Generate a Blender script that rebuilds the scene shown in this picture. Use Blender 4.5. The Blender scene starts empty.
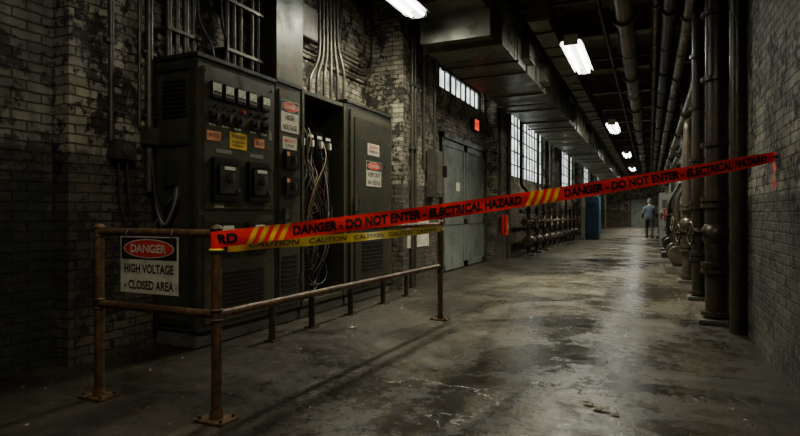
import bpy, math, random
from mathutils import Vector, Matrix
random.seed(7)
SC = bpy.context.scene
COL = SC.collection

# ------------------------------------------------------------------ materials
class NT:
    def __init__(s, name):
        s.m = bpy.data.materials.new(name); s.m.use_nodes = True
        s.t = s.m.node_tree; s.t.nodes.clear()
        s.out = s.t.nodes.new('ShaderNodeOutputMaterial')
        s.b = s.t.nodes.new('ShaderNodeBsdfPrincipled')
        s.t.links.new(s.b.outputs[0], s.out.inputs[0])
        s.tc = s.t.nodes.new('ShaderNodeTexCoord')
    def n(s, typ): return s.t.nodes.new(typ)
    def l(s, a, b): s.t.links.new(a, b)
    def noise(s, scale, detail=4, rough=.6, vec=None, dist=0):
        k = s.n('ShaderNodeTexNoise'); k.inputs['Scale'].default_value = scale
        k.inputs['Detail'].default_value = detail; k.inputs['Roughness'].default_value = rough
        k.inputs['Distortion'].default_value = dist
        s.l(vec if vec is not None else s.tc.outputs['Object'], k.inputs['Vector'])
        return k.outputs['Fac']
    def mapv(s, sc):
        k = s.n('ShaderNodeMapping'); k.inputs['Scale'].default_value = sc
        s.l(s.tc.outputs['Object'], k.inputs['Vector']); return k.outputs[0]
    def ramp(s, fac, p0, p1, v0=0., v1=1.):
        k = s.n('ShaderNodeMapRange'); k.inputs[1].default_value = p0; k.inputs[2].default_value = p1
        k.inputs[3].default_value = v0; k.inputs[4].default_value = v1
        s.l(fac, k.inputs[0]); return k.outputs[0]
    def mix(s, f, a, b, mode='MIX'):
        k = s.n('ShaderNodeMix'); k.data_type = 'RGBA'; k.blend_type = mode
        for inp, v in ((k.inputs[0], f), (k.inputs[6], a), (k.inputs[7], b)):
            if hasattr(v, 'is_linked') or hasattr(v, 'links'): s.l(v, inp)
            elif isinstance(v, (int, float)): inp.default_value = v
            else: inp.default_value = (*v, 1)
        return k.outputs[2]
    def math(s, op, a, b=None):
        k = s.n('ShaderNodeMath'); k.operation = op
        for i, v in enumerate((a, b)):
            if v is None: continue
            if isinstance(v, (int, float)): k.inputs[i].default_value = v
            else: s.l(v, k.inputs[i])
        return k.outputs[0]
    def bump(s, h, st, dist=.01):
        k = s.n('ShaderNodeBump'); k.inputs['Strength'].default_value = st
        k.inputs['Distance'].default_value = dist
        s.l(h, k.inputs['Height']); s.l(k.outputs[0], s.b.inputs['Normal'])

def worn(name, c1, c2, rough=.5, metal=0., scale=6, lo=.5, hi=.65, bump=.2, rust=None, rl=.55):
    t = NT(name)
    f = t.noise(scale, 8, .7)
    c = t.mix(t.ramp(f, lo, hi), c1, c2)
    f2 = t.noise(scale * .35, 5, .6)
    c = t.mix(t.ramp(f2, .35, .7, 0, .6), c, tuple(x * .35 for x in c1))
    if rust:
        f3 = t.noise(scale * 2.3, 10, .75)
        c = t.mix(t.ramp(f3, rl, rl+.09), c, rust)
        sc = t.noise(1.0, 8, .75, vec=t.mapv((40, 40, 6)))
        c = t.mix(t.ramp(sc, .60, .68, 0, .5), c, tuple(x * 2.4 for x in c1))
    t.l(c, t.b.inputs['Base Color'])
    t.l(t.ramp(f, .3, .7, max(rough - .15, .05), min(rough + .2, 1)), t.b.inputs['Roughness'])
    t.b.inputs['Metallic'].default_value = metal
    t.bump(t.noise(scale * 6, 6, .7), bump, .004)
    return t.m

def plain(name, c, rough=.5, metal=0., emit=0., ecol=None):
    t = NT(name); t.b.inputs['Base Color'].default_value = (*c, 1)
    f = t.noise(25, 4)
    t.l(t.mix(t.ramp(f, .3, .8, 0, .5), c, tuple(x * .55 for x in c)), t.b.inputs['Base Color'])
    t.b.inputs['Roughness'].default_value = rough; t.b.inputs['Metallic'].default_value = metal
    if emit:
        t.b.inputs['Emission Color'].default_value = (*(ecol or c), 1)
        t.b.inputs['Emission Strength'].default_value = emit
    return t.m

def brick(name, top, bot, split, raw, peel=.6, gloss=.45, streak=.5, dirt=(.022, .018, .013), gmin=.5):
    t = NT(name)
    sp = t.n('ShaderNodeSeparateXYZ'); t.l(t.tc.outputs['Object'], sp.inputs[0])
    u = t.math('ADD', sp.outputs[0], sp.outputs[1])
    cb = t.n('ShaderNodeCombineXYZ'); t.l(u, cb.inputs[0]); t.l(sp.outputs[2], cb.inputs[1])
    nz = t.n('ShaderNodeTexNoise'); nz.inputs['Scale'].default_value = 9
    t.l(t.tc.outputs['Object'], nz.inputs['Vector'])
    va = t.n('ShaderNodeVectorMath'); va.operation = 'SCALE'; va.inputs['Scale'].default_value = .024
    t.l(nz.outputs['Color'], va.inputs[0])
    vb = t.n('ShaderNodeVectorMath'); vb.operation = 'ADD'
    t.l(cb.outputs[0], vb.inputs[0]); t.l(va.outputs[0], vb.inputs[1])
    br = t.n('ShaderNodeTexBrick'); t.l(vb.outputs[0], br.inputs['Vector'])
    br.inputs['Scale'].default_value = 1; br.inputs['Brick Width'].default_value = .215
    br.inputs['Row Height'].default_value = .074; br.inputs['Mortar Size'].default_value = .008
    br.inputs['Mortar Smooth'].default_value = .4
    br.inputs['Color1'].default_value = (1, 1, 1, 1); br.inputs['Color2'].default_value = (.5, .5, .5, 1)
    br.inputs['Mortar'].default_value = (.25, .25, .25, 1)
    n1 = t.noise(1.1, 8, .7); n2 = t.noise(14, 8, .75); n3 = t.noise(3.2, 8, .75)
    zz = t.math('ADD', sp.outputs[2], t.math('MULTIPLY', t.math('SUBTRACT', n3, .5), .4))
    paint = t.mix(t.ramp(zz, split - .03, split + .03), bot, top)
    pm = t.math('ADD', t.math('MULTIPLY', n3, .55), t.math('MULTIPLY', n2, .45))
    paint = t.mix(t.ramp(pm, peel - .03, peel), paint, raw)
    grime = t.ramp(n1, .35, .65, gmin, 1.0)
    g2 = t.n('ShaderNodeCombineColor')
    for i in range(3): t.l(grime, g2.inputs[i])
    c = t.mix(1.0, paint, br.outputs['Color'], 'MULTIPLY')
    c = t.mix(1.0, c, g2.outputs[0], 'MULTIPLY')
    st = t.noise(1.0, 6, .7, vec=t.mapv((9, 9, .5)))
    c = t.mix(t.ramp(st, .50, .68, 0, streak), c, dirt)
    t.l(c, t.b.inputs['Base Color'])
    t.l(t.ramp(n2, .3, .7, gloss - .12, gloss + .35), t.b.inputs['Roughness'])
    h = t.math('ADD', t.math('MULTIPLY', br.outputs['Fac'], -1.0), t.math('MULTIPLY', n2, 1.1))
    h = t.math('ADD', h, t.math('MULTIPLY', t.ramp(pm, peel - .03, peel), -.4))
    t.bump(h, 1.0, .020)
    return t.m

M = {}
M['brickL'] = brick('painted_brick_left', (.30, .28, .205), (.026, .029, .019), 1.68, (.095, .073, .046), .55)
M['brickP'] = brick('painted_brick_pilaster', (.48, .425, .30), (.14, .115, .073), 1.62, (.042, .031, .019), .53, streak=.55)
M['brickR'] = brick('painted_brick_right', (.62, .58, .43), (.17, .155, .105), 1.30, (.030, .026, .018), .535, .42, streak=.45, gmin=.3)

def floor_mat():
    t = NT('worn_concrete_floor')
    sp = t.n('ShaderNodeSeparateXYZ'); t.l(t.tc.outputs['Object'], sp.inputs[0])
    a = t.noise(.6, 9, .68, dist=.8); b = t.noise(4.5, 10, .75); c3 = t.noise(55, 6, .75); d4 = t.noise(14, 8, .75, dist=.5)
    c = t.mix(t.ramp(a, .42, .58), (.028, .023, .014), (.150, .128, .084))
    c = t.mix(t.ramp(b, .46, .60, 0, .8), c, (.021, .017, .011))
    c = t.mix(t.ramp(d4, .50, .62, 0, .7), c, (.019, .016, .010))
    c = t.mix(t.ramp(c3, .58, .70, 0, .5), c, (.22, .185, .125))
    c = t.mix(t.ramp(c3, .42, .32, 0, .6), c, (.010, .009, .006))
    st = t.noise(1.0, 9, .72, vec=t.mapv((3.2, .5, 1)), dist=1.2)
    c = t.mix(t.ramp(st, .50, .62, 0, .8), c, (.014, .012, .008))
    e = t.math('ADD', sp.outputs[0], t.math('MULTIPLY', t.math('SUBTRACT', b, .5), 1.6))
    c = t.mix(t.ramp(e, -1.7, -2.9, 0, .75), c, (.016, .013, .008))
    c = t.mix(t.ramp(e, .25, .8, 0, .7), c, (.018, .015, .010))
    vo = t.n('ShaderNodeTexVoronoi'); vo.feature = 'DISTANCE_TO_EDGE'; vo.inputs['Scale'].default_value = .42
    vn = t.n('ShaderNodeVectorMath'); vn.operation = 'ADD'
    nn = t.n('ShaderNodeTexNoise'); nn.inputs['Scale'].default_value = 2.5; nn.inputs['Detail'].default_value = 8
    t.l(t.tc.outputs['Object'], nn.inputs['Vector'])
    t.l(t.tc.outputs['Object'], vn.inputs[0]); t.l(nn.outputs['Color'], vn.inputs[1])
    t.l(vn.outputs[0], vo.inputs['Vector'])
    crack = t.ramp(vo.outputs['Distance'], .0, .006, 1, 0)
    c = t.mix(t.math('MULTIPLY', crack, .8), c, (.005, .005, .004))
    t.l(c, t.b.inputs['Base Color'])
    # damp, traffic-polished lane: lower roughness in blotches down the middle
    lane = t.math('MULTIPLY', t.ramp(e, -2.3, -1.3), t.ramp(e, .7, .1))
    damp = t.math('MULTIPLY', lane, t.ramp(t.noise(.9, 7, .65, dist=1.0), .38, .54))
    r = t.math('ADD', t.ramp(a, .42, .6, .36, .54), t.math('MULTIPLY', t.math('SUBTRACT', b, .5), .8))
    r = t.math('ADD', r, t.math('MULTIPLY', t.math('SUBTRACT', d4, .5), .9))
    r = t.math('SUBTRACT', r, t.math('MULTIPLY', damp, .24))
    rc = t.math('MAXIMUM', r, .11)
    t.l(rc, t.b.inputs['Roughness'])
    h = t.math('ADD', t.math('MULTIPLY', b, .8), t.math('MULTIPLY', c3, .16))
    h = t.math('ADD', h, t.math('MULTIPLY', d4, .35))
    h = t.math('SUBTRACT', h, crack)
    t.bump(h, .30, .011)
    return t.m
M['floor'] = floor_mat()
M['ceil'] = worn('sooty_concrete', (.30, .275, .20), (.17, .15, .11), .85, 0, 2)
M['beam'] = worn('sooty_steel_beam', (.26, .24, .175), (.15, .13, .095), .5, .1, 4)
M['cab'] = worn('cabinet_grey_enamel', (.068, .074, .048), (.036, .037, .024), .38, .25, 4, bump=.25, rust=(.105, .046, .016), rl=.525)
M['cabd'] = worn('cabinet_dark_enamel', (.038, .041, .027), (.022, .022, .015), .40, .25, 5, rust=(.075, .034, .013), rl=.525)
M['inner'] = worn('cabinet_inner_panel', (.13, .12, .09), (.08, .075, .055), .6, .1, 9)
M['rail'] = worn('rusty_ochre_paint', (.20, .108, .046), (.075, .037, .018), .44, .25, 16, lo=.40, hi=.58, bump=.55, rust=(.028, .015, .009))
M['steel'] = worn('galvanised_steel', (.16, .155, .125), (.08, .075, .06), .42, .7, 8, rust=(.07, .042, .022))
M['duct'] = worn('duct_sheet_steel', (.25, .24, .18), (.14, .13, .095), .33, .5, 1.6, rust=(.08, .05, .025), rl=.6)
M['pipe'] = worn('dark_pipe_paint', (.056, .048, .034), (.085, .06, .035), .36, .4, 7, rust=(.10, .045, .018))
M['pipeb'] = worn('brown_pipe', (.19, .135, .078), (.09, .06, .036), .34, .45, 5, rust=(.07, .038, .02))
M['cond'] = worn('conduit', (.10, .092, .068), (.05, .044, .033), .4, .5, 10, rust=(.10, .05, .022))
M['door'] = worn('steel_door_paint', (.16, .18, .165), (.09, .098, .085), .40, .25, 2.5, bump=.2, rust=(.08, .045, .024))
M['black'] = plain('black_bakelite', (.011, .010, .009), .32)
M['blackink'] = plain('black_ink', (.006, .006, .005), .6)
M['rubber'] = plain('cable_rubber', (.020, .018, .015), .45)
M['wred'] = plain('wire_red', (.16, .028, .015), .5)
M['wgrey'] = plain('wire_grey', (.20, .185, .145), .5)
M['wyel'] = plain('wire_tan', (.18, .11, .045), .5)
M['white'] = worn('sign_white', (.60, .55, .42), (.34, .26, .17), .5, 0, 14, lo=.50, hi=.70, bump=.05)
M['ivory'] = plain('meter_face', (.70, .68, .54), .3)
M['red'] = plain('sign_red', (.60, .022, .012), .45)
M['orange'] = worn('label_orange', (.75, .28, .12), (.5, .18, .08), .5, 0, 12, bump=.05)
M['yellow'] = worn('label_yellow', (.85, .52, .03), (.65, .40, .03), .5, 0, 12, bump=.05)
M['tapey'] = plain('tape_yellow', (1.0, .52, .02), .35)
M['tapeyd'] = plain('tape_yellow_dirty', (.95, .70, .04), .4)
def tape_mat():
    t = NT('barricade_tape_red')
    f = t.noise(12, 6); g = t.noise(30, 8, .75)
    c = t.mix(t.ramp(f, .4, .8, 0, .5), (1.0, .020, .010), (.72, .014, .008))
    t.l(t.mix(t.ramp(g, .56, .68, 0, .4), c, (.22, .02, .012)), t.b.inputs['Base Color'])
    t.b.inputs['Roughness'].default_value = .30
    t.bump(t.noise(14, 3), .35, .01)
    return t.m
M['tape'] = tape_mat()
M['ext'] = plain('extinguisher_red', (.60, .018, .012), .3)
M['valver'] = plain('valve_wheel_red', (.14, .02, .014), .4)
M['blue'] = worn('blue_enamel', (.035, .10, .16), (.028, .07, .10), .4, .2, 4)
M['exit'] = plain('exit_sign_red', (.6, .03, .01), .4, 0, 1.3, (1, .06, .02))
M['tube'] = plain('fluorescent_tube', (.9, .95, .95), .3, 0, 30, (.97, 1.0, .93))
M['tubebk'] = plain('fixture_reflector', (.7, .70, .64), .4)
def win_mat():
    t = NT('dirty_window_glass')
    f = t.noise(3, 6, .7)
    c = t.mix(t.ramp(f, .35, .7), (.60, .72, .68), (.92, .97, .90))
    t.b.inputs['Base Color'].default_value = (.2, .22, .22, 1)
    t.l(c, t.b.inputs['Emission Color'])
    t.l(t.ramp(f, .35, .7, 1.2, 3.6), t.b.inputs['Emission Strength'])
    t.b.inputs['Roughness'].default_value = .2
    return t.m
M['glass'] = win_mat()
M['frame'] = plain('window_frame_iron', (.02, .021, .02), .5)
M['debris'] = plain('debris_grit', (.13, .115, .08), .8)
M['paper'] = plain('paper_scrap', (.40, .36, .28), .7)
M['jacket'] = worn('jacket_cloth', (.040, .058, .080), (.028, .04, .056), .9, 0, 9)
M['trouser'] = worn('trouser_cloth', (.014, .016, .021), (.010, .011, .015), .9, 0, 9)
M['cap'] = worn('cap_cloth', (.08, .08, .08), (.05, .05, .05), .9, 0, 9)
M['skin'] = plain('skin', (.32, .19, .13), .55)
M['hair'] = plain('grey_hair', (.18, .17, .155), .8)
M['boot'] = plain('boot_leather', (.012, .011, .010), .5)
M['conc'] = worn('plinth_concrete', (.10, .092, .07), (.05, .046, .036), .85, 0, 6)

# ------------------------------------------------------------------ mesh builder
def fillet(pts, r=.08, n=5):
    pts = [Vector(p) for p in pts]; out = [pts[0]]
    for i in range(1, len(pts) - 1):
        p = pts[i]; a = (pts[i-1] - p); b = (pts[i+1] - p)
        rr = min(r, a.length * .45, b.length * .45)
        a = p + a.normalized() * rr; b = p + b.normalized() * rr
        for k in range(n + 1):
            s = k / n
            out.append(a * (1-s)**2 + p * 2 * s * (1-s) + b * s * s)
    out.append(pts[-1]); return out

class MB:
    def __init__(s, name):
        s.name = name; s.v = []; s.f = []; s.mi = []; s.sm = []; s.mats = []
    def mat(s, m):
        mm = M[m]
        if mm not in s.mats: s.mats.append(mm)
        return s.mats.index(mm)
    def add(s, vs, fs, m, smooth=False):
        o = len(s.v); k = s.mat(m); s.v += [tuple(v) for v in vs]
        for f in fs:
            s.f.append([o + i for i in f]); s.mi.append(k); s.sm.append(smooth)
    def box(s, x0, x1, y0, y1, z0, z1, m, bev=0.):
        if bev <= 0:
            vs = [(x, y, z) for x in (x0, x1) for y in (y0, y1) for z in (z0, z1)]
            fs = [(0,1,3,2),(4,6,7,5),(0,4,5,1),(2,3,7,6),(0,2,6,4),(1,5,7,3)]
            s.add(vs, fs, m); return
        import bmesh
        bm = bmesh.new()
        bmesh.ops.create_cube(bm, size=1)
        for v in bm.verts:
            v.co = Vector(((x0+x1)/2 + v.co.x*(x1-x0), (y0+y1)/2 + v.co.y*(y1-y0), (z0+z1)/2 + v.co.z*(z1-z0)))
        bmesh.ops.bevel(bm, geom=bm.edges[:], offset=bev, segments=2, affect='EDGES')
        bm.verts.index_update()
        s.add([v.co.copy() for v in bm.verts], [[v.index for v in f.verts] for f in bm.faces], m)
        bm.free()
    def tube(s, pts, r, m, seg=12, r2=None, caps=True):
        pts = [Vector(p) for p in pts]; n = len(pts)
        tan = []
        for i in range(n):
            a = pts[max(i-1, 0)]; b = pts[min(i+1, n-1)]
            tan.append((b - a).normalized())
        up = Vector((0, 0, 1)) if abs(tan[0].z) < .9 else Vector((1, 0, 0))
        u = tan[0].cross(up).normalized(); vs = []
        for i in range(n):
            if i: 
                u = (u - tan[i] * u.dot(tan[i])).normalized()
            w = tan[i].cross(u)
            rr = r if r2 is None else r + (r2 - r) * i / (n-1)
            for k in range(seg):
                a = 2*math.pi*k/seg
                vs.append(pts[i] + u*math.cos(a)*rr + w*math.sin(a)*rr)
        fs = []
        for i in range(n-1):
            for k in range(seg):
                fs.append((i*seg+k, i*seg+(k+1) % seg, (i+1)*seg+(k+1) % seg, (i+1)*seg+k))
        s.add(vs, fs, m, True)
        if caps:
            s.add(vs[:seg], [list(range(seg))[::-1]], m); s.add(vs[-seg:], [list(range(seg))], m)
    def pipe(s, pts, r, m, fr=.1, seg=12): s.tube(fillet(pts, fr), r, m, seg)
    def cyl(s, a, b, r, m, seg=16, r2=None): s.tube([a, b], r, m, seg, r2)
    def ell(s, c, rx, ry, rz, m, seg=16, rings=10, R=None):
        vs = []; fs = []
        for i in range(rings+1):
            th = math.pi*i/rings
            for k in range(seg):
                a = 2*math.pi*k/seg
                p = Vector((rx*math.sin(th)*math.cos(a), ry*math.sin(th)*math.sin(a), rz*math.cos(th)))
                if R: p = R @ p
                vs.append(Vector(c)+p)
        for i in range(rings):
            for k in range(seg):
                fs.append((i*seg+k, (i+1)*seg+k, (i+1)*seg+(k+1) % seg, i*seg+(k+1) % seg))
        s.add(vs, fs, m, True)
    def torus(s, c, axis, R, r, m, seg=20, sg=8):
        axis = Vector(axis).normalized()
        u = axis.cross(Vector((0, 0, 1)) if abs(axis.z) < .9 else Vector((1, 0, 0))).normalized(); w = axis.cross(u)
        vs = []; fs = []
        for i in range(seg):
            a = 2*math.pi*i/seg; d = u*math.cos(a) + w*math.sin(a)
            for k in range(sg):
                b = 2*math.pi*k/sg
                vs.append(Vector(c) + d*(R + r*math.cos(b)) + axis*r*math.sin(b))
        for i in range(seg):
            for k in range(sg):
                fs.append((i*sg+k, ((i+1) % seg)*sg+k, ((i+1) % seg)*sg+(k+1) % sg, i*sg+(k+1) % sg))
        s.add(vs, fs, m, True)
    def wheel(s, c, axis, R, m):
        s.torus(c, axis, R, R*.1, m)
        axis = Vector(axis).normalized()
        u = axis.cross(Vector((0, 0, 1)) if abs(axis.z) < .9 else Vector((1, 0, 0))).normalized(); w = axis.cross(u)
        for k in range(3):
            a = math.pi*k/3
            d = u*math.cos(a) + w*math.sin(a)
            s.cyl(Vector(c)-d*R, Vector(c)+d*R, R*.07, m, 6)
        s.cyl(Vector(c)-axis*R*.15, Vector(c)+axis*R*.2, R*.2, m, 10)
    def flange(s, c, axis, r, m, th=.03):
        a = Vector(axis).normalized()
        s.cyl(Vector(c)-a*th, Vector(c)+a*th, r, m, 18)
    def text(s, body, fn, m, bold=.02):
        cu = bpy.data.curves.new('t', 'FONT'); cu.body = body; cu.offset = bold
        cu.resolution_u = 3
        ob = bpy.data.objects.new('t', cu); COL.objects.link(ob)
        dg = bpy.context.evaluated_depsgraph_get(); dg.update()
        me = bpy.data.meshes.new_from_object(ob.evaluated_get(dg))
        xs = [v.co.x for v in me.vertices]; ys = [v.co.y for v in me.vertices]
        x0, x1, y0, y1 = min(xs), max(xs), min(ys), max(ys)
        vs = [fn((v.co.x-x0)/(x1-x0), (v.co.y-y0)/(y1-y0)) for v in me.vertices]
        s.add(vs, [list(p.vertices) for p in me.polygons], m)
        bpy.data.objects.remove(ob); bpy.data.meshes.remove(me); bpy.data.curves.remove(cu)
    def label(s, body, c, R, U, w, h, m, bold=.02):
        c = Vector(c); R = Vector(R); U = Vector(U)
        s.text(body, lambda u, v: c + R*(u-.5)*w + U*(v-.5)*h, m, bold)
    def plate(s, c, R, U, w, h, m, th=.004, off=0.):
        c = Vector(c); R = Vector(R); U = Vector(U); N = R.cross(U)
        vs = []
        for n in (off, off+th):
            for (a, b) in ((-1,-1),(1,-1),(1,1),(-1,1)):
                vs.append(c + R*a*w/2 + U*b*h/2 + N*n)
        s.add(vs, [(3,2,1,0),(4,5,6,7),(0,1,5,4),(1,2,6,5),(2,3,7,6),(3,0,4,7)], m)
    def disc(s, c, R, U, rx, ry, m, off=0., seg=28):
        c = Vector(c); R = Vector(R); U = Vector(U); N = R.cross(U)
        vs = [c + R*math.cos(2*math.pi*k/seg)*rx + U*math.sin(2*math.pi*k/seg)*ry + N*off for k in range(seg)]
        s.add(vs, [list(range(seg))], m)
    def build(s, parent=None):
        me = bpy.data.meshes.new(s.name); me.from_pydata(s.v, [], s.f)
        for m in s.mats: me.materials.append(m)
        me.polygons.foreach_set('material_index', s.mi); me.polygons.foreach_set('use_smooth', s.sm)
        me.update()
        ob = bpy.data.objects.new(s.name, me); COL.objects.link(ob)
        if parent: ob.parent = parent
        return ob

XR, UZ = (0, 1, 0), (0, 0, 1)     # faces that look towards +X
YR = (1, 0, 0)                    # faces that look towards -Y

# ------------------------------------------------------------------ room shell
YE = 56.; YB = -4.; CZ = 5.0; RX = .85; LX = -3.75
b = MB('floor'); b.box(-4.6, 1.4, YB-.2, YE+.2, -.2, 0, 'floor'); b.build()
b = MB('ceiling'); b.box(-4.6, 1.4, YB-.2, YE+.2, CZ, CZ+.2, 'ceil'); b.build()
b = MB('wall_right'); b.box(RX, 1.2, YB, YE, 0, CZ, 'brickR')
for y in (7.35, 15.5, 23.5, 31.5, 39.5): b.box(RX-.12, RX+.01, y, y+.6, 0, CZ, 'brickR')
b.build()
b = MB('wall_back'); b.box(-4.6, 1.2, YB-.2, YB, 0, CZ, 'brickL'); b.build()
b = MB('wall_far'); b.box(-4.6, 1.2, YE, YE+.2, 0, CZ, 'brickP')
b.box(-1.6, -.1, YE-.06, YE, 0, 2.6, 'door'); b.box(-1.72, -1.6, YE-.1, YE, 0, 2.7, 'cabd'); b.box(-.1, .02, YE-.1, YE, 0, 2.7, 'cabd'); b.box(-1.72, .02, YE-.1, YE, 2.6, 2.72, 'cabd')
b.build()

b = MB('wall_left')
b.box(-4.5, -4.17, YB, 2.735, 0, CZ, 'brickL')
b.box(-4.5, -4.02, 3.5, 7.7, 0, CZ, 'brickP')
b.box(-4.5, LX, 9.1, 10.1, 0, CZ, 'brickP'); b.box(-4.5, LX, 13.3, 13.4, 0, CZ, 'brickP')
b.box(-4.5, LX, 10.1, 13.3, 2.78, 3.68, 'brickP'); b.box(-4.5, LX, 10.1, 13.3, 4.2, CZ, 'brickP')
bays = [(14.9, 22.3, 16.3, 22.0), (24.4, 31.6, 24.9, 31.2), (33.2, 40.4, 33.6, 40.0), (42., 49., 42.4, 48.6)]
for (y0, y1, w0, w1) in bays:
    b.box(-4.5, LX, y0, w0, 0, CZ, 'brickP'); b.box(-4.5, LX, w1, y1, 0, CZ, 'brickP')
    b.box(-4.5, LX, w0, w1, 0, 2.3, 'brickP'); b.box(-4.5, LX, w0, w1, 4.4, CZ, 'brickP')
b.box(-4.5, LX, 50.6, YE, 0, CZ, 'brickP')
b.build()
b = MB('wall_left_pilaster')
b.box(-4.5, -3.98, 2.735, 3.5, 0, CZ, 'brickP')
b.box(-4.02, -3.74, 4.95, 5.45, 2.62, CZ, 'cab')
for (y0, y1) in ((7.7, 9.1), (13.4, 14.9), (22.3, 24.4), (31.6, 33.2), (40.4, 42.), (49., 50.6)):
    b.box(-4.5, -3.45, y0, y1, 0, CZ, 'brickP')
b.build()

def window(name, y0, y1, z0, z1, nx, nz):
    w = MB(name)
    w.box(-3.93, -3.91, y0, y1, z0, z1, 'glass')
    w.box(-3.95, -3.86, y0, y0+.06, z0, z1, 'frame'); w.box(-3.95, -3.86, y1-.06, y1, z0, z1, 'frame')
    w.box(-3.95, -3.86, y0, y1, z0, z0+.06, 'frame'); w.box(-3.95, -3.86, y0, y1, z1-.06, z1, 'frame')
    for i in range(1, nx):
        y = y0 + (y1-y0)*i/nx; t = .045 if i % 3 == 0 else .018
        w.box(-3.905, -3.875, y-t, y+t, z0, z1, 'frame')
    for i in range(1, nz):
        z = z0 + (z1-z0)*i/nz; w.box(-3.905, -3.875, y0, y1, z-.018, z+.018, 'frame')
    w.build()
window('window_1', 10.1, 13.3, 3.68, 4.2, 9, 1)
for i, (y0, y1, w0, w1) in enumerate(bays):
    window('window_%d' % (i+2), w0, w1, 2.3, 4.4, 12, 5)

b = MB('overhead_beams')
y = -2.
while y < 55:
    b.box(-4.2, RX, y-.12, y+.12, 4.50, 4.54, 'beam'); b.box(-4.2, RX, y-.015, y+.015, 4.54, CZ, 'beam')
    b.box(-4.2, RX, y-.10, y+.10, 4.97, CZ, 'beam'); y += 2.6
for x in (-3.3, -2.3, -1.5, -.6, .2):
    b.box(x-.05, x+.05, YB, YE, 4.80, CZ, 'beam')
b.build()

# ------------------------------------------------------------------ door
b = MB('door_1')
b.box(-3.80, -3.68, 10.1, 10.2, 0, 2.78, 'cabd'); b.box(-3.80, -3.68, 13.2, 13.3, 0, 2.78, 'cabd')
b.box(-3.80, -3.68, 10.1, 13.3, 2.68, 2.78, 'cabd')
for (y0, y1) in ((10.2, 11.69), (11.71, 13.2)):
    b.box(-3.80, -3.735, y0, y1, .015, 2.68, 'door')
    for (a, c) in ((y0+.02, y0+.14), (y1-.14, y1-.02)): b.box(-3.74, -3.715, a, c, .03, 2.66, 'door', .004)
    for z in (.03, .95, 1.25, 2.54): b.box(-3.74, -3.715, y0+.02, y1-.02, z, z+.12, 'door', .004)
    for z in (.4, 1.4, 2.3):
        b.cyl((-3.70, y0+.02 if y0 < 11 else y1-.02, z), (-3.70, y0+.02 if y0 < 11 else y1-.02, z+.16), .02, 'steel', 8)
b.pipe([(-3.72, 11.60, 1.0), (-3.66, 11.60, 1.0), (-3.66, 11.60, 1.3), (-3.72, 11.60, 1.3)], .012, 'steel', .03, 8)
b.pipe([(-3.72, 11.80, 1.0), (-3.66, 11.80, 1.0), (-3.66, 11.80, 1.3), (-3.72, 11.80, 1.3)], .012, 'steel', .03, 8)
b.plate((-3.732, 11.2, 1.75), XR, UZ, .25, .18, 'white'); b.build()
b = MB('exit_sign'); b.box(-3.75, -3.66, 12.2, 12.55, 3.10, 3.38, 'frame', .008)
b.plate((-3.66, 12.375, 3.24), XR, UZ, .31, .24, 'exit', .004)
b.label('EXIT', (-3.654, 12.375, 3.24), XR, UZ, .22, .10, 'black'); b.build()

# ------------------------------------------------------------------ electrical cabinets
FX = -3.50; BX = -4.015
def cabshell(b, y0, y1, z1, m='cab', z0=.14):
    b.box(BX+.02, FX-.03, y0+.01, y1-.01, 0, z0, 'conc', .01)
    b.box(BX, FX, y0, y1, z0, z1, m, .008)
b = MB('electrical_cabinet')
cabshell(b, 3.54, 4.60, 2.50)
b.box(BX-.0, FX+.02, 3.52, 4.61, 2.50, 2.54, 'cabd', .006)
b.box(BX+.02, BX+.08, 3.515, 3.54, .16, 2.48, 'cabd', .004); b.box(FX-.07, FX-.01, 3.515, 3.54, .16, 2.48, 'cabd', .004)
for z in (.2, 1.0, 1.75, 2.4): b.box(BX+.02, FX-.02, 3.518, 3.54, z, z+.05, 'cabd', .004)
for i in range(9): b.box(BX+.13, FX-.12, 3.525, 3.54, 2.0+i*.038, 2.015+i*.038, 'black')
for z in (.5, 1.4): b.box(-3.84, -3.68, 3.505, 3.54, z, z+.22, 'cabd', .006)
for (z0, z1) in ((1.20, 2.44), (.20, 1.15)):
    b.box(FX, FX+.018, 3.60, 4.55, z0, z1, 'cab', .005)
for y in (3.625, 4.525):
    for z in (1.24, 1.6, 2.0, 2.4, .25, .7, 1.1):
        b.cyl((FX+.015, y, z), (FX+.028, y, z), .011, 'steel', 8)
F = FX+.018
for i, y in enumerate((3.72, 3.88, 4.04, 4.20, 4.40)):
    b.box(F, F+.035, y-.062, y+.062, 2.17, 2.32, 'black', .008)
    b.plate((F+.035, y, 2.255), XR, UZ, .10, .10, 'ivory', .003)
    b.plate((F+.039, y+.006, 2.25), (0, .8, .6), (0, -.6, .8), .05, .004, 'blackink', .001)
    b.plate((F+.038, y, 2.222), XR, UZ, .095, .025, 'blackink', .001)
for i, y in enumerate((3.72, 3.84, 3.96, 4.08, 4.2, 4.32, 4.42)):
    b.cyl((F, y, 2.11), (F+.012, y, 2.11), .024, 'steel', 12); b.cyl((F+.01, y, 2.11), (F+.035, y, 2.11), .016, 'black' if i != 3 else 'red', 12)
for i, y in enumerate((3.70, 3.86, 4.02, 4.24, 4.40)):
    b.box(F, F+.03, y-.05, y+.05, 1.96, 2.06, 'black', .008); b.cyl((F+.03, y, 2.01), (F+.06, y, 2.01), .022, 'black', 12)
    b.box(F+.055, F+.068, y-.008, y+.008, 1.982, 2.038, 'steel')
    b.plate((F, y, 1.945), XR, UZ, .08, .018, 'ivory', .002)
b.plate((F, 3.715, 1.845), XR, UZ, .17, .085, 'orange'); b.label('NOTICE', (F+.006, 3.715, 1.85), XR, UZ, .13, .03, 'blackink')
b.plate((F, 4.03, 1.835), XR, UZ, .23, .15, 'yellow')
b.label('WARNING', (F+.006, 4.03, 1.875), XR, UZ, .19, .036, 'blackink')
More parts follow.
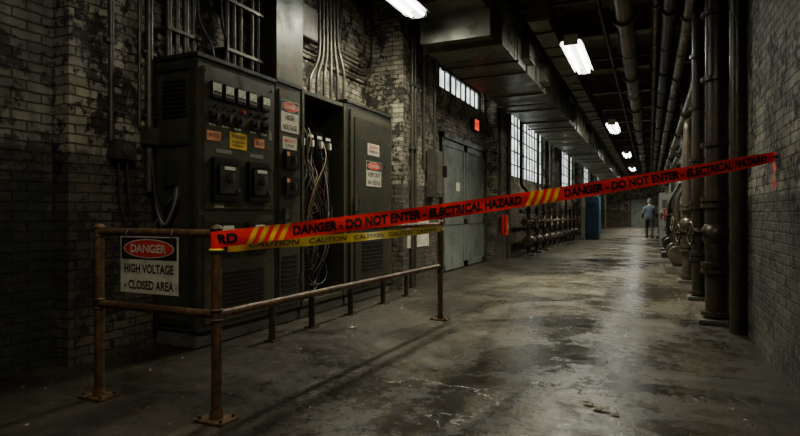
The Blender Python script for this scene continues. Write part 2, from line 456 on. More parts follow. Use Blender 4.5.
b.label('ARC FLASH HAZARD', (F+.006, 4.03, 1.825), XR, UZ, .19, .02, 'blackink'); b.label('PPE REQUIRED', (F+.006, 4.03, 1.79), XR, UZ, .16, .018, 'blackink')
b.plate((F, 4.33, 1.85), XR, UZ, .15, .09, 'orange'); b.label('No. 4', (F+.006, 4.33, 1.85), XR, UZ, .10, .04, 'blackink')
for (y0, y1) in ((3.66, 4.02), (4.12, 4.46)):
    b.box(F, F+.05, y0, y1, 1.27, 1.66, 'black', .014)
    b.box(F+.05, F+.07, y0+.05, y1-.05, 1.33, 1.60, 'cabd', .01)
    b.box(F+.07, F+.12, (y0+y1)/2-.03, (y0+y1)/2+.03, 1.44, 1.52, 'steel', .008)
    b.plate((F+.072, (y0+y1)/2, 1.565), XR, UZ, .14, .03, 'ivory', .002)
    b.cyl((F+.05, y1-.07, 1.37), (F+.085, y1-.07, 1.37), .02, 'steel', 10)
    b.plate((F, (y0+y1)/2, 1.72), XR, UZ, .2, .035, 'wgrey', .003)
b.plate((F, 3.78, 1.235), XR, UZ, .12, .04, 'white', .003); b.plate((F, 4.5, 1.95), XR, UZ, .05, .10, 'wgrey', .003)
for (y0, y1) in ((3.68, 4.02), (4.12, 4.46)):
    b.box(F, F+.045, y0, y1, .80, 1.08, 'black', .012); b.box(F+.045, F+.08, (y0+y1)/2-.02, (y0+y1)/2+.02, .88, 1.0, 'steel', .006)
    b.plate((F+.047, (y0+y1)/2, 1.04), XR, UZ, .14, .03, 'ivory', .002)
for i in range(9): b.box(F, F+.012, 3.75, 4.40, .30+i*.04, .317+i*.04, 'black')
b.build()

b = MB('electrical_cabinet')
cabshell(b, 4.61, 5.06, 2.52, 'cab'); b.box(BX, FX+.02, 4.612, 5.058, 2.52, 2.56, 'cabd', .006)
b.box(FX, FX+.018, 4.65, 5.02, .2, 2.46, 'cab', .005)
for z in (1.63, 1.35):
    b.box(F, F+.05, 4.70, 4.96, z, z+.2, 'black', .012); b.box(F+.05, F+.09, 4.81, 4.85, z+.06, z+.14, 'steel', .006)
    b.plate((F+.05, 4.74, z+.16), XR, UZ, .05, .04, 'orange', .002)
b.plate((F, 4.83, 1.91), XR, UZ, .25, .13, 'white'); b.label('480 VOLTS', (F+.006, 4.83, 1.935), XR, UZ, .2, .035, 'red'); b.label('3 PHASE', (F+.006, 4.83, 1.885), XR, UZ, .15, .026, 'blackink')
b.box(F, F+.025, 4.72, 4.80, 1.05, 1.22, 'steel', .006); b.pipe([(F+.02, 4.76, 1.1), (F+.07, 4.76, 1.1), (F+.07, 4.76, 1.2)], .01, 'steel', .02, 8)
for z in (.4, 1.9): b.cyl((F+.01, 5.03, z), (F+.01, 5.03, z+.12), .014, 'steel', 8)
for i in range(8): b.box(F, F+.012, 4.70, 4.96, .35+i*.05, .37+i*.05, 'black')
b.build()

b = MB('open_electrical_cabinet')
y0, y1, z1 = 5.07, 6.03, 2.55
b.box(BX+.02, FX-.03, y0+.01, y1-.01, 0, .14, 'conc', .01)
b.box(BX, BX+.03, y0, y1, .14, z1, 'inner'); b.box(BX, FX, y0, y0+.035, .14, z1, 'cab', .005)
b.box(BX, FX, y1-.035, y1, .14, z1, 'cab', .005); b.box(BX, FX, y0, y1, z1-.05, z1, 'cab', .005); b.box(BX, FX, y0, y1, .14, .19, 'cab', .005)
b.box(FX-.03, FX+.01, y0, y0+.05, .14, z1, 'cab', .004); b.box(FX-.03, FX+.01, y1-.05, y1, .14, z1, 'cab', .004)
BK = BX+.03
b.box(BK, BK+.25, 5.14, 5.94, 1.82, 2.18, 'inner', .008)
for i in range(4):
    ya = 5.18+i*.19
    b.box(BK+.25, BK+.36, ya, ya+.15, 1.86, 2.12, 'black', .01); b.box(BK+.36, BK+.40, ya+.055, ya+.095, 1.95, 2.03, 'ivory', .004)
    b.plate((BK+.36, ya+.075, 2.08), XR, UZ, .10, .03, 'ivory', .002)
for i in range(3):
    ya = 5.2+i*.24
    b.box(BK, BK+.2, ya, ya+.18, 1.38, 1.62, 'black', .01); b.plate((BK+.2, ya+.09, 1.56), XR, UZ, .12, .04, 'wgrey', .002)
b.box(BK, BK+.14, 5.2, 5.9, .95, 1.12, 'inner', .006)
for i in range(12): b.cyl((BK+.14, 5.24+i*.055, 1.04), (BK+.165, 5.24+i*.055, 1.04), .014, 'wyel', 8)
wm = ['rubber', 'rubber', 'rubber', 'wred', 'wgrey', 'wyel', 'wgrey', 'cond', 'cond']
for i in range(64):
    ya = random.uniform(5.18, 5.9); yb = random.uniform(5.18, 5.9); yc = (ya+yb)/2 + random.uniform(-.25, .25)
    yc = min(max(yc, 5.15), 5.93)
    top = random.choice([2.45, 2.45, 1.84, 1.84, 1.40]); bot = random.choice([.25, .3, .55, .97, 1.1])
    xa = BK+.04+random.uniform(0, .12) + (.22 if top == 1.84 else 0); xo = BK+random.uniform(.25, .46)
    P = [(xa, ya, top), (xo, ya+random.uniform(-.05, .05), top-.25*(top-bot)), (xo, yc, (top+bot)/2), (xo-.03, yb+random.uniform(-.05, .05), bot+.2*(top-bot)), (BK+.05+random.uniform(0, .2), yb, bot)]
    P = [(p[0], min(max(p[1], 5.13), 5.95), p[2]) for p in P]
    b.pipe(P, random.choice([.006, .008, .011]), random.choice(wm), .25, 6)
for i in range(10):
    b.torus((BK+.28+random.uniform(-.03, .05), 5.5+random.uniform(-.12, .12), .48+random.uniform(-.08, .2)), (1, random.uniform(-.3, .3), random.uniform(-.3, .3)), random.uniform(.11, .20), .010, random.choice(['rubber', 'wgrey', 'cond', 'rubber']), 24, 6)
b.build()

b = MB('electrical_cabinet')
cabshell(b, 6.04, 7.40, 2.58, 'cabd'); b.box(BX, FX+.02, 6.042, 7.40, 2.58, 2.62, 'cabd', .006)
b.box(FX, FX+.03, 6.12, 7.32, .22, 2.50, 'cab', .006)
b.box(FX+.03, FX+.045, 6.2, 7.24, .30, 2.42, 'cabd', .006)
b.box(FX+.045, FX+.065, 6.18, 6.24, 1.15, 1.4, 'steel', .005); b.pipe([(FX+.05, 6.21, 1.2), (FX+.1, 6.21, 1.2), (FX+.1, 6.21, 1.36)], .012, 'steel', .03, 8)
for z in (.45, 1.4, 2.2): b.cyl((FX+.035, 7.33, z), (FX+.035, 7.33, z+.14), .018, 'steel', 8)
for i in range(8): b.box(FX+.045, FX+.058, 6.4, 7.0, .42+i*.05, .44+i*.05, 'black')
b.plate((FX+.045, 6.72, 2.04), XR, UZ, .34, .16, 'white'); b.label('CAUTION', (FX+.051, 6.72, 2.075), XR, UZ, .26, .04, 'red'); b.label('AUTHORIZED ONLY', (FX+.051, 6.72, 2.015), XR, UZ, .28, .03, 'blackink')
b.build()

def danger(name, c, R, U, w, h, lines, frac=.42):
    s = MB(name); c = Vector(c); R = Vector(R); U = Vector(U); N = R.cross(U)
    s.plate(c, R, U, w, h, 'white', .004)
    hc = c + U*(h*(.5-frac/2)) + N*.0045
    s.plate(hc, R, U, w*.96, h*frac*.92, 'blackink', .0006)
    s.disc(hc+N*.0012, R, U, w*.44, h*frac*.40, 'white'); s.disc(hc+N*.0018, R, U, w*.42, h*frac*.36, 'red')
    s.label('DANGER', hc+N*.0026, R, U, w*.62, h*frac*.36, 'white', .03)
    n = len(lines); rem = h*(1-frac)
    for i, (tx, fw) in enumerate(lines):
        cc = c + U*(h*(.5-frac) - rem*(i+.5)/n) + N*.0052
        s.label(tx, cc, R, U, w*fw, rem/n*.56, 'blackink', .03)
    return s
danger('danger_sign', (F+.001, 4.83, 2.19), XR, UZ, .31, .33, [('HIGH', .5), ('VOLTAGE', .8)], frac=.38).build()
danger('danger_sign', (FX+.046, 6.73, 1.71), XR, UZ, .44, .34, [('KEEP OUT', .8), ('HIGH VOLTAGE', .85)], frac=.38).build()

# ------------------------------------------------------------------ railing
b = MB('pipe_railing')
A = (-3.17, 2.38); Bp = (-2.21, 2.38); Cp = (-2.10, 5.69)
for (x, y) in (A, Bp, Cp):
    b.cyl((x, y, .01), (x, y, 1.075), .029, 'rail', 16); b.ell((x, y, 1.075), .031, .031, .022, 'rail')
    b.box(x-.10, x+.10, y-.075, y+.075, 0, .014, 'rail', .004); b.cyl((x, y, .014), (x, y, .06), .04, 'rail', 16, .033)
    for (dx, dy) in ((-.075, -.05), (.075, -.05), (-.075, .05), (.075, .05)): b.cyl((x+dx, y+dy, .01), (x+dx, y+dy, .032), .011, 'steel', 6)
    for z in (.59, 1.045): b.torus((x, y, z+.028), (0, 0, 1), .028, .008, 'rail', 16, 6); b.torus((x, y, z-.028), (0, 0, 1), .028, .008, 'rail', 16, 6)
for z in (.59, 1.045):
    b.cyl((A[0], A[1], z), (Bp[0], Bp[1], z), .025, 'rail', 14)
    b.cyl((Bp[0], Bp[1], z), (Cp[0], Cp[1], z), .025, 'rail', 14)
b.build()
s = danger('danger_sign', (-2.683, 2.335, .855), YR, UZ, .467, .335, [('HIGH VOLTAGE', .86), ('- CLOSED AREA', .86)], frac=.42)
for x in (-2.87, -2.5):
    s.torus((x, 2.365, 1.03), (1, 0, 0), .038, .004, 'steel', 16, 6)
    s.cyl((x, 2.332, .995), (x, 2.332, 1.02), .004, 'steel', 6)
s.build()

b = MB('low_guard_rail')
for y in (4.1, 4.75, 5.55, 6.4, 7.15):
    b.cyl((-3.15, y, 0), (-3.15, y, .35), .032, 'pipe', 12); b.box(-3.21, -3.09, y-.05, y+.05, 0, .012, 'pipe')
b.cyl((-3.15, 4.0, .34), (-3.15, 7.2, .34), .022, 'pipe', 12); b.build()

# ------------------------------------------------------------------ red tape
TA = Vector((-2.215, 2.345, 1.010)); TB = Vector((.835, 4.787, 1.575)); W = .092
hor = (TB-TA); hor.z = 0; hor.normalize(); nrm = Vector((hor.y, -hor.x, 0))
def tp(t, v, off=0.):
    p = TA.lerp(TB, t); p.z -= .035*4*t*(1-t)
    tw = .10*math.sin(t*7.) + .05*math.sin(t*23); wv = .008*math.sin(t*16+1)
    ww = W*(1-.22*max(0, (t-.93)/.07))
    up = Vector((0, 0, 1))*math.cos(tw) + nrm*math.sin(tw)
    nn = nrm*math.cos(tw) - Vector((0, 0, 1))*math.sin(tw)
    cr = .004*math.sin(v*5+t*40)
    return p + up*(v*ww) + nn*(off+cr) + nrm*wv
b = MB('red_danger_tape')
N = 200; K = 5
vs = [tp(i/N, k/(K-1)-.5) for i in range(N+1) for k in range(K)]
fs = [(i*K+k, (i+1)*K+k, (i+1)*K+k+1, i*K+k+1) for i in range(N) for k in range(K-1)]
b.add(vs, fs, 'tape', True)
o = .0022
def stripes(t0, t1, n):
    w = (t1-t0)/n
    for i in range(n):
        a = t0+i*w
        vs = []; fs = []
        for k in range(9):
            v = -.5 + k/8; sh = (v+.5)*w*.75
            vs += [tp(a+sh, v, o), tp(a+sh+w*.5, v, o)]
        fs = [(2*k, 2*k+1, 2*k+3, 2*k+2) for k in range(8)]
        b.add(vs, fs, 'tapey')
stripes(.048, .107, 4); stripes(.487, .550, 4)
def tt(body, t0, t1): b.text(body, lambda u, v: tp(t0+(t1-t0)*u, -.31+.62*v, o+.0006), 'blackink', .045)
tt('RD', .008, .036)
tt('DANGER - DO NOT ENTER - ELECTRICAL HAZARD', .114, .480)
tt('DANGER - DO NOT ENTER - ELECTRICAL HAZARD', .560, .980)
b.tube([( -2.21, 2.38, .962), (-2.21, 2.38, 1.056)], .036, 'tape', 20, caps=False)
tv = []
tf = [(2*i, 2*i+1, 2*i+3, 2*i+2) for i in range(8)]
for i in range(9):
    z = 1.61-.27*i/8; y = 4.79+.018*math.sin(i*1.3); w = .042*(1-.4*i/8)
    tv += [(.832-.010*math.sin(i*.9)**2, y-w, z), (.830-.012*math.cos(i)**2, y+w, z+.01*math.sin(i*2))]
b.add(tv, tf, 'tape', True)
b.cyl((.80, 4.787, 1.575), (.85, 4.787, 1.575), .012, 'steel', 8)
b.build()

b = MB('yellow_caution_tape')
YA = Vector((-2.165, 2.42, .975)); YBp = Vector((-2.065, 5.66, 1.000))
def yp(t, v, off=0.):
    p = YA.lerp(YBp, t); p.z -= .012*4*t*(1-t)
    tw = .35*math.sin(t*9)+.2*math.sin(t*21)
    return p + Vector((math.sin(tw), 0, math.cos(tw)))*v*.070 + Vector((1, 0, 0))*(off+.006*math.sin(t*30))
n = 120
b.add([yp(i/n, v) for i in range(n+1) for v in (-.5, 0, .5)], [(i*3+k, (i+1)*3+k, (i+1)*3+k+1, i*3+k+1) for i in range(n) for k in (0, 1)], 'tapeyd', True)
b.text('CAUTION   CAUTION   CAUTION   CAUTION   CAUTION', lambda u, v: yp(.05+.9*u, -.25+.5*v, .002), 'blackink', .01)
b.torus((-2.10, 5.69, 1.0), (0, 0, 1), .034, .006, 'tapeyd', 16, 6); b.torus((-2.10, 5.69, .985), (0, 0, 1), .034, .006, 'tapeyd', 16, 6)
b.torus((-2.21, 2.38, .955), (0, 0, 1), .036, .008, 'tapeyd', 16, 6)
b.build()

# ------------------------------------------------------------------ conduits on left wall
b = MB('electrical_conduits')
def strap(x, y, z, r=.02): b.box(x-.03, x+r+.006, y-r-.03, y+r+.03, z-.012, z+.012, 'steel')
b.cyl((-3.95, 3.07, 1.75), (-3.95, 3.07, CZ), .022, 'cond'); b.cyl((-3.94, 3.43, 1.35), (-3.94, 3.43, CZ), .034, 'cond')
b.cyl((-3.95, 3.34, 1.9), (-3.95, 3.34, CZ), .014, 'cond')
for z in (2.0, 2.55, 3.3): strap(-3.96, 3.07, z); strap(-3.96, 3.43, z, .032)
b.box(-3.98, -3.88, 3.06, 3.26, 1.60, 1.76, 'cond', .01); b.cyl((-3.88, 3.16, 1.68), (-3.865, 3.16, 1.68), .05, 'steel')
b.box(-3.98, -3.87, 3.37, 3.48, 1.75, 1.9, 'cond', .01)
for i, yy in enumerate((3.20, 3.12)):
    b.pipe([(-3.93, yy, 1.62), (-3.90, yy, 1.2-.1*i), (-3.86, 3.30+.05*i, .95-.1*i), (-3.88, 3.46, 1.1), (-3.80, 3.50, 1.25), (-3.79, 3.53, 1.3)], .011, 'rubber', .2, 8)
for i in range(3):
    b.pipe([(-3.93, 3.43, 1.78), (-3.88, 3.44+.01*i, 1.3-.07*i), (-3.82, 3.48, 1.08-.06*i), (-3.74+.03*i, 3.50, 1.25), (-3.74+.03*i, 3.53, 1.42)], .012, 'wgrey' if i == 1 else 'rubber', .15, 8)
for i, y in enumerate((3.62, 3.72, 3.82, 3.92)):
    b.cyl((-3.92, y, 2.54), (-3.92, y, CZ), .022 if i % 2 else .03, 'cond')
for i, y in enumerate((4.32, 4.42, 4.52, 4.70, 4.80)):
    b.cyl((-3.88, y, 2.54), (-3.88, y, CZ), .024, 'cond')
for z in (2.8, 3.3):
    b.box(-4.02, -3.88, 3.58, 3.98, z, z+.03, 'cond'); b.box(-4.02, -3.84, 4.27, 4.86, z, z+.03, 'cond')
b.pipe([(-3.80, 4.05, 2.54), (-3.80, 4.05, 2.75), (-3.90, 3.95, 3.0), (-3.95, 4.0, CZ)], .013, 'rubber', .12, 8)
b.pipe([(-3.74, 4.12, 2.54), (-3.70, 4.14, 2.8), (-3.85, 4.22, 3.0), (-3.95, 4.2, CZ)], .013, 'rubber', .12, 8)
for i in range(6):
    y = 5.75+i*.17
    b.pipe([(-3.85, y, 2.56), (-3.85, y, 2.85+.06*i), (-3.92, y+.35-.08*i, 3.2+.05*i), (-3.95, y+.35-.08*i, CZ)], .022, 'cond', .25, 10)
for i in range(3):
    b.pipe([(-3.95, 5.62, 3.2+i*.12), (-3.95, 7.45, 3.2+i*.12), (-3.95, 7.62, 3.35+i*.12), (-3.95, 7.62, CZ)], .016, 'cond', .15, 8)
b.box(-4.02, -3.85, 5.6, 5.95, 3.35, 3.75, 'cond', .01)
b.build()
b = MB('column_conduits')
for i, y in enumerate((8.0, 8.12, 8.5)): b.cyl((-3.42, y, 1.9 if i == 2 else .0), (-3.42, y, CZ), .025, 'cond')
for z in (1.0, 2.2, 3.2, 4.2): b.box(-3.45, -3.39, 7.94, 8.18, z, z+.03, 'steel')
for i, y in enumerate((9.5, 9.65)): b.cyl((-3.72, y, 0), (-3.72, y, CZ), .03, 'cond')
b.pipe([(-3.42, 13.6, 1.5), (-3.42, 13.6, CZ)], .03, 'cond'); b.pipe([(-3.42, 14.5, 0), (-3.42, 14.5, CZ)], .05, 'cond')
b.build()
b = MB('disconnect_switch_box'); b.box(-3.45, -3.28, 8.66, 9.0, 1.45, 2.25, 'steel', .012); b.box(-3.28, -3.265, 8.69, 8.97, 1.5, 2.2, 'cond', .006)
b.cyl((-3.36, 8.83, 2.25), (-3.36, 8.83, CZ), .025, 'cond'); b.box(-3.3, -3.2, 8.99, 9.03, 1.8, 2.0, 'black', .005); b.build()
b = MB('wall_notice_board'); b.plate((-3.45, 8.30, .86), XR, UZ, .9, .46, 'white', .015); b.box(-3.45, -3.42, 7.82, 8.78, 1.09, 1.12, 'cond'); b.build()

b = MB('fire_extinguisher')
ex, ey = -3.32, 13.65
b.cyl((ex, ey, .66), (ex, ey, 1.10), .09, 'ext', 20); b.ell((ex, ey, 1.10), .09, .09, .07, 'ext'); b.ell((ex, ey, .66), .09, .09, .03, 'ext')
b.cyl((ex, ey, 1.16), (ex, ey, 1.24), .025, 'steel', 10); b.box(ex-.015, ex+.015, ey-.06, ey+.08, 1.24, 1.27, 'black', .004); b.box(ex-.012, ex+.012, ey-.02, ey+.1, 1.29, 1.305, 'black', .003)
b.plate((ex+.088, ey, .88), XR, UZ, .07, .14, 'white', .004)
b.pipe([(ex, ey-.04, 1.22), (ex+.05, ey-.14, 1.15), (ex+.05, ey-.14, .82)], .012, 'rubber', .06, 8); b.cyl((ex+.05, ey-.14, .72), (ex+.05, ey-.14, .84), .025, 'black', 10, .014)
b.box(-3.45, ex-.05, ey-.03, ey+.03, .72, 1.1, 'black'); b.build()

# ------------------------------------------------------------------ ducts
b = MB('ventilation_duct')
dx0, dx1, dz0, dz1 = -3.15, -1.98, 3.66, 4.30
def dbox(x0, x1, y0, y1, z0, z1): b.box(x0, x1, y0, y1, z0, z1, 'duct')
dbox(dx0, dx1, 7.9, 52, dz0, dz1)
y = 7.9
while y < 52:
    b.box(dx0-.03, dx1+.03, y-.02, y+.02, dz0-.03, dz1+.03, 'duct')
    b.box(dx1, dx1+.012, y+.9, y+.93, dz0+.02, dz1-.02, 'duct'); y += 1.8
y = 8.8
while y < 52:
    for x in (dx0-.045, dx1+.045): b.cyl((x, y, dz0-.05), (x, y, CZ), .01, 'steel', 6)
    b.box(dx0-.07, dx1+.07, y-.02, y+.02, dz0-.06, dz0-.03, 'steel'); y += 3.6
b.box(dx0+.1, dx1-.1, 7.55, 7.9, dz0+.05, dz1-.05, 'duct'); b.box(dx0+.1, dx1-.1, 7.0, 7.6, dz0+.40, CZ, 'duct')
b.box(dx0+.06, dx1-.06, 7.53, 7.57, dz0+.01, dz1-.01, 'duct')
for y in (9.3, 11., 15.8, 20.6):
    b.box(dx1, dx1+.14, y, y+.5, dz0+.12, dz1-.15, 'duct'); 
    for i in range(5): b.box(dx1+.14, dx1+.15, y+.04, y+.46, dz0+.15+i*.07, dz0+.17+i*.07, 'black')
b.build()
b = MB('upper_ventilation_duct')
b.box(-1.72, -1.42, 8.5, 50, 4.12, 4.42, 'duct')
y = 8.5
while y < 50:
    b.box(-1.74, -1.40, y-.015, y+.015, 4.10, 4.44, 'duct')
    b.cyl((-1.75, y+.6, 4.1), (-1.75, y+.6, CZ), .008, 'steel', 6); b.cyl((-1.39, y+.6, 4.1), (-1.39, y+.6, CZ), .008, 'steel', 6)
    b.box(-1.76, -1.38, y+.58, y+.62, 4.09, 4.12, 'steel'); y += 1.5
b.build()

b = MB('overhead_pipes')
PP = [(-.36, 4.18, .135, 'pipeb'), (.08, 4.30, .065, 'pipeb'), (.27, 4.20, .10, 'pipe'), (.52, 4.05, .085, 'pipeb'), (-.72, 4.38, .035, 'pipe')]
for (x, z, r, m) in PP:
    b.cyl((x, YB+.01, z), (x, YE-.01, z), r, m, 18)
    y = 3.2
    while y < 50:
        b.torus((x, y, z), (0, 1, 0), r+.006, .012, 'steel', 16, 6); b.cyl((x, y, z+r), (x, y, CZ), .01, 'steel', 6)
        b.flange((x, y+1.9, z), (0, 1, 0), r*1.35, m, .035); y += 3.9
b.build()
b = MB('transverse_pipes')
for (y, z, r) in ((8.9, 4.46, .035), (12.4, 4.46, .035), (19.6, 4.46, .035)):
    b.cyl((-3.4, y, z), (RX-.01, y, z), r, 'pipe', 12)
b.build()

# ------------------------------------------------------------------ right hand standpipes
def standpipe(name, x, y, r, top, wheels, m='pipe'):
    b = MB(name)
    b.box(x-r*1.7, min(x+r*1.9, RX-.005), y-r*1.9, y+r*1.9, 0, .05, 'conc', .01)
    b.cyl((x, y, .05), (x, y, top), r, m, 20)
    for z in [.1, .55, .62, 1.25, 1.32, 1.9, 2.6, 3.3]:
        if z < top: b.flange((x, y, z), (0, 0, 1), r*1.4, m, .022)
        for k in range(6):
            a = k*math.pi/3
            if z in (.62, 1.32): b.cyl((x+r*1.2*math.cos(a), y+r*1.2*math.sin(a), z-.1), (x+r*1.2*math.cos(a), y+r*1.2*math.sin(a), z+.03), .012, 'steel', 6)
    for z in wheels:
        b.ell((x, y, z), r*1.35, r*1.35, r*1.4, m); b.cyl((x, y, z), (x-.24, y-.05, z), .03, m, 10); b.wheel((x-.25, y-.05, z), (1, .2, 0), .12, 'pipe')
    return b
b = standpipe('standpipe', .65, 6.75, .11, CZ, (.95,), 'pipe')
b.pipe([(.65, 6.75, 1.6), (.65, 7.1, 1.6), (.65, 7.35, 1.6)], .05, 'pipe'); b.build()
b = standpipe('standpipe', .60, 8.5, .08, CZ, (.9,), 'pipe'); b.build()
b = standpipe('standpipe', .60, 10.6, .10, 2.4, (1.0,), 'pipe')
b.pipe([(.60, 10.6, 2.38), (.60, 10.6, 2.75), (.72, 11.0, 2.75)], .08, 'pipe', .15); b.build()
b = MB('steam_pipes')
b.cyl((.775, 6.2, 0), (.775, 6.2, CZ), .07, 'pipe', 16)
for (x, z, r, m) in ((.72, 2.75, .075, 'pipe'), (.74, 1.95, .04, 'pipe'), (.70, 3.3, .09, 'pipeb')):
    b.cyl((x, 9.2, z), (x, YE-.01, z), r, m, 14); b.pipe([(x, 9.2, z), (x, 8.95, z), (x, 8.95, CZ)], r, m, .1)
    y = 9.8
    while y < 50: b.flange((x, y, z), (0, 1, 0), r*1.4, m); y += 3.2
y = 11.
while y < 50: b.box(.62, RX, y-.02, y+.02, 1.85, 1.9, 'steel'); b.box(.60, RX-.0, y-.02, y+.02, 2.62, 2.66, 'steel'); y += 4
b.build()

def pump(name, x, y):
    b = MB(name)
    b.box(x-.22, x+.2, y-.35, y+.35, 0, .14, 'conc', .01)
    b.cyl((x, y-.3, .36), (x, y+.12, .36), .17, 'pipe', 20); b.cyl((x, y+.12, .36), (x, y+.3, .36), .10, 'pipe', 16)
    b.box(x-.1, x+.1, y-.28, y+.25, .13, .22, 'pipe')
    b.cyl((x, y+.1, .36), (x, y+.1, 1.3), .06, 'pipe', 14); b.flange((x, y+.1, .7), (0, 0, 1), .1, 'pipe'); b.flange((x, y+.1, 1.05), (0, 0, 1), .1, 'pipe')
    b.pipe([(x, y+.1, 1.3), (x, y+.1, 1.5), (.74, y+.1, 1.95)], .045, 'pipe', .1)
    b.wheel((x-.2, y+.1, 1.15), (1, 0, 0), .13, 'valver'); b.cyl((x, y+.1, 1.15), (x-.2, y+.1, 1.15), .025, 'pipe', 8)
    for k in range(6): b.torus((x, y-.25+k*.06, .36), (0, 1, 0), .172, .008, 'pipe', 20, 5)
    b.build()
for y in (12.3, 13.7, 16.8, 18.6, 24.8, 29.5): pump('circulation_pump', .50, y)
b = MB('steel_locker')
b.box(.30, .82, 20.6, 21.6, .08, 1.9, 'door', .015); b.box(.33, .8, 20.63, 21.57, 0, .08, 'conc')
for (a_, c_) in ((20.65, 21.08), (21.12, 21.55)): b.box(.28, .30, a_, c_, .14, 1.84, 'door', .006)
for i in range(5): b.box(.36, .76, 20.585, 20.6, 1.4+i*.06, 1.42+i*.06, 'black')
b.build()

# ------------------------------------------------------------------ left pipe manifold
b = MB('pipe_manifold')
for (z, r, x) in ((.42, .09, -3.12), (.95, .07, -3.18), (1.25, .04, -3.28)):
    b.cyl((x, 15.4, z), (x, 26.5, z), r, 'pipe', 16)
    y = 15.4
    while y < 26.6: b.flange((x, y, z), (0, 1, 0), r*1.5, 'pipe', .03); y += 1.11
for i in range(9):
    y = 15.8+i*1.28
    b.cyl((-3.15, y, 0), (-3.15, y, 1.4), .055, 'pipe', 12); b.flange((-3.15, y, .68), (0, 0, 1), .10, 'pipe'); b.flange((-3.15, y, 1.3), (0, 0, 1), .09, 'pipe')
    b.ell((-3.12, y, .42), .15, .15, .15, 'pipe'); b.wheel((-2.92, y, .95), (1, 0, 0), .15, 'pipeb'); b.cyl((-3.15, y, .95), (-2.92, y, .95), .025, 'steel', 8)
    b.box(-3.3, -2.98, y-.12, y+.12, 0, .06, 'conc')
    if i % 2 == 0: b.pipe([(-3.15, y, 1.4), (-3.15, y, 1.8), (-3.36, y, 2.0), (-3.36, y, CZ)], .05, 'pipe', .15)
b.build()
b = MB('blue_control_cabinet'); b.box(-2.75, -2.15, 26.8, 28.0, .1, 2.0, 'blue', .02); b.box(-2.72, -2.18, 26.83, 27.97, 0, .1, 'conc')
b.box(-2.15, -2.13, 26.9, 27.38, .2, 1.9, 'blue', .008); b.box(-2.15, -2.13, 27.42, 27.9, .2, 1.9, 'blue', .008)
b.box(-2.66, -2.24, 26.785, 26.8, .25, 1.85, 'blue', .006)
for i in range(5): b.box(-2.6, -2.3, 26.77, 26.79, 1.5+i*.05, 1.52+i*.05, 'black')
b.cyl((-2.12, 27.34, 1.0), (-2.12, 27.34, 1.2), .014, 'steel', 8); b.build()

# ------------------------------------------------------------------ fluorescent fixtures
def fixture(x, y0, y1, z, power, w=.36, spread=150):
    b = MB('fluorescent_light')
    prof = [(-w/2, .0), (-w/2+.03, .04), (-.07, .07), (-.07, .13), (.07, .13), (.07, .07), (w/2-.03, .04), (w/2, .0), (w/2-.012, -.0), (w/2-.04, .032), (0, .055), (-w/2+.04, .032), (-w/2+.012, 0)]
    n = len(prof)
    vs = [(x+p[0], yy, z+p[1]) for yy in (y0, y1) for p in prof]
    b.add(vs, [(i, (i+1) % n, n+(i+1) % n, n+i) for i in range(n)], 'tubebk')
    for yy in (y0, y1): b.box(x-.11, x+.11, yy-.012, yy+.012, z-.04, z+.12, 'tubebk')
    for dx in (-.085, .085):
        b.cyl((x+dx, y0+.03, z-.012), (x+dx, y1-.03, z-.012), .022, 'tube', 12)
        for yy in (y0+.02, y1-.05): b.cyl((x+dx, yy, z-.012), (x+dx, yy+.03, z-.012), .026, 'steel', 12)
    for yy in (y0+.3, y1-.3): b.cyl((x, yy, z+.13), (x, yy, CZ), .008, 'steel', 6)
    fo = b.build()
    li = bpy.data.lights.new('fluorescent_lamp', 'AREA'); li.shape = 'RECTANGLE'; li.size = .22; li.size_y = y1-y0-.1
    li.energy = power; li.color = (1.0, .975, .77); li.spread = math.radians(spread)
    lo = bpy.data.objects.new('lamp', li); lo.location = (x, (y0+y1)/2, z-.04); COL.objects.link(lo); lo.parent = fo
fixture(-2.9, 5.75, 7.0, 3.9, 95)
fixture(-1.15, .3, 2.3, 3.9, 40, spread=165)
for i, y in enumerate((9.1, 17.7, 26.3, 34.8, 43.2, 51.)):  # last fixture is an added one, put in to light the far wall
    fixture(-1.15+.1*min(i, 2), y, y+2.0, 3.9, (220, 180, 140, 160, 200, 200)[i], spread=135)

# ------------------------------------------------------------------ floor debris
b = MB('floor_debris')
for i in range(620):
    if i < 440: x = random.choice([random.uniform(-4.0, -2.4), random.uniform(.3, .82), random.uniform(-3.9, .8)]); y = random.uniform(1.2, 9)
    else: x = random.uniform(-3.6, .8); y = random.uniform(2, 20)
    if x < -3.2 and y > 3.4: x += .6
    s_ = random.uniform(.004, .014); a = random.uniform(0, 3.14); h = s_*random.uniform(.3, .9)
    c_, d_ = math.cos(a)*s_, math.sin(a)*s_
    vs = [(x+c_, y+d_, 0), (x-d_, y+c_*.7, 0), (x-c_, y-d_, 0), (x+d_, y-c_, 0), (x, y, h)]
    b.add(vs, [(0,1,4),(1,2,4),(2,3,4),(3,0,4),(3,2,1,0)], random.choice(['debris', 'debris', 'debris', 'paper', 'conc']))
b.build()
b = MB('paper_scrap')
for (cx, cy, s_) in ((-.26, 3.44, .045), (-.34, 3.50, .028), (-.18, 3.38, .02), (-2.75, 4.9, .035)):
    vs = []; n = 6
    for i in range(n):
        for j in range(n): vs.append((cx+(i/(n-1)-.5)*s_*2+random.uniform(-.01, .01), cy+(j/(n-1)-.5)*s_*1.6+random.uniform(-.01, .01), .003+random.uniform(0, .016)))
    b.add(vs, [(i*n+j, (i+1)*n+j, (i+1)*n+j+1, i*n+j+1) for i in range(n-1) for j in range(n-1)], 'paper')
b.build()

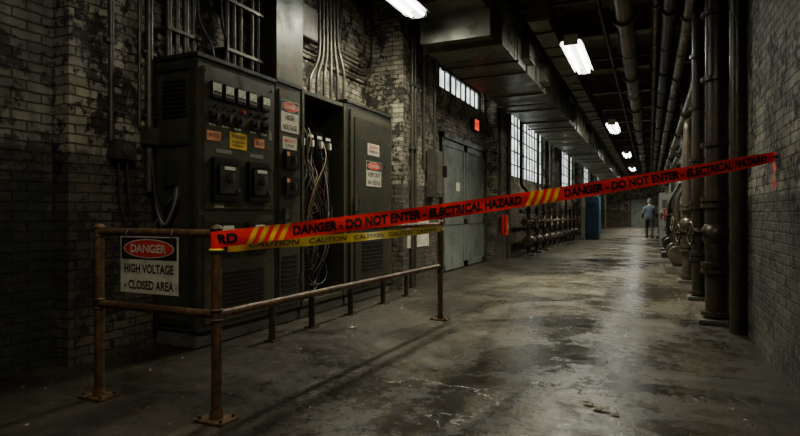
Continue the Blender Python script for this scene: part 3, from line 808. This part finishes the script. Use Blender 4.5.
# ------------------------------------------------------------------ walking man
def skin_mesh(name, verts, edges, rad, root=0, sub=2):
    me = bpy.data.meshes.new(name); me.from_pydata(verts, edges, [])
    ob = bpy.data.objects.new(name, me); COL.objects.link(ob)
    sk = ob.modifiers.new('skin', 'SKIN'); sk.use_smooth_shade = True
    sv = me.skin_vertices[0].data
    for i, r in enumerate(rad):
        sv[i].radius = r if isinstance(r, tuple) else (r, r)
        sv[i].use_root = (i == root)
    ss = ob.modifiers.new('sub', 'SUBSURF'); ss.levels = sub; ss.render_levels = sub
    dg = bpy.context.evaluated_depsgraph_get(); dg.update()
    m2 = bpy.data.meshes.new_from_object(ob.evaluated_get(dg)); m2.name = name
    bpy.data.objects.remove(ob)
    return m2
man = bpy.data.objects.new('walking_man', None); COL.objects.link(man)
V = [(0,0,.95),(0,.0,1.10),(0,.02,1.28),(0,.02,1.42),(0,.03,1.50),(0,.05,1.57),
     (-.09,0,.90),(-.11,.16,.50),(-.11,.10,.10),(-.11,.24,.045),
     (.09,0,.90),(.11,-.02,.50),(.11,-.26,.14),(.11,-.17,.05),
     (-.19,.02,1.41),(-.27,-.07,1.15),(-.29,.04,.92),
     (.19,.02,1.41),(.27,.05,1.15),(.28,.20,.95)]
E = [(0,1),(1,2),(2,3),(3,4),(4,5),(0,6),(6,7),(7,8),(8,9),(0,10),(10,11),(11,12),(12,13),(3,14),(14,15),(15,16),(3,17),(17,18),(18,19)]
Rr = [(.165,.125),(.16,.12),(.19,.13),(.175,.115),.065,.055,.10,.072,.052,.042,.10,.072,.052,.042,.078,.058,.038,.078,.058,.038]
bm_ = skin_mesh('body', V, E, Rr)
for m in ('jacket', 'trouser', 'boot', 'skin'): bm_.materials.append(M[m])
for p in bm_.polygons:
    c = p.center; p.use_smooth = True
    k = 0
    if c.z < .86 and abs(c.x) < .2: k = 1
    if c.z < .13: k = 2
    if c.z > 1.51: k = 3
    p.material_index = k
bo = bpy.data.objects.new('body', bm_); COL.objects.link(bo); bo.parent = man
h = MB('head')
h.ell((0, .065, 1.675), .078, .098, .118, 'skin', 20, 14); h.ell((0, .05, 1.70), .084, .098, .108, 'hair', 20, 14)
h.ell((0, .165, 1.665), .013, .02, .022, 'skin'); h.ell((0, .155, 1.625), .026, .01, .007, 'ext')
for sx in (-1, 1): h.ell((sx*.03, .152, 1.69), .013, .01, .009, 'ivory'); h.ell((sx*.083, .06, 1.67), .012, .022, .033, 'skin')
h.ell((0, .05, 1.745), .092, .11, .062, 'cap', 20, 12); h.ell((0, .15, 1.735), .07, .07, .012, 'cap')
h.build(man)
def hand(cx, cy, cz, sx):
    q = MB('hand'); 
    q.ell((cx, cy, cz-.045), .018, .042, .055, 'skin')
    for k, L in enumerate((.070, .078, .072, .056)):
        y = cy+.030-.02*k
        q.tube([(cx, y, cz-.08), (cx-sx*.006, y, cz-.08-L*.5), (cx-sx*.02, y, cz-.08-L)], .0095, 'skin', 8, .007)
    q.tube([(cx, cy+.03, cz-.03), (cx-sx*.01, cy+.058, cz-.06), (cx-sx*.015, cy+.064, cz-.095)], .011, 'skin', 8, .008)
    q.build(man)
hand(-.29, .045, .915, -1); hand(.28, .215, .94, 1)
man.location = (-.02, 28.6, 0); man.scale = (1.07, 1.07, 1.07)

# ------------------------------------------------------------------ world + camera
w = bpy.data.worlds.new('World'); SC.world = w; w.use_nodes = True
w.node_tree.nodes['Background'].inputs[0].default_value = (.03, .04, .045, 1); w.node_tree.nodes['Background'].inputs[1].default_value = .3
cam = bpy.data.cameras.new('camera'); co = bpy.data.objects.new('camera', cam); COL.objects.link(co)
cam.lens = 24.75; cam.sensor_width = 36; cam.shift_y = -3/800
co.location = (0, 0, 1.15); co.rotation_euler = (math.radians(90), 0, math.radians(24.44)); cam.clip_start = .05; cam.clip_end = 200
SC.camera = co
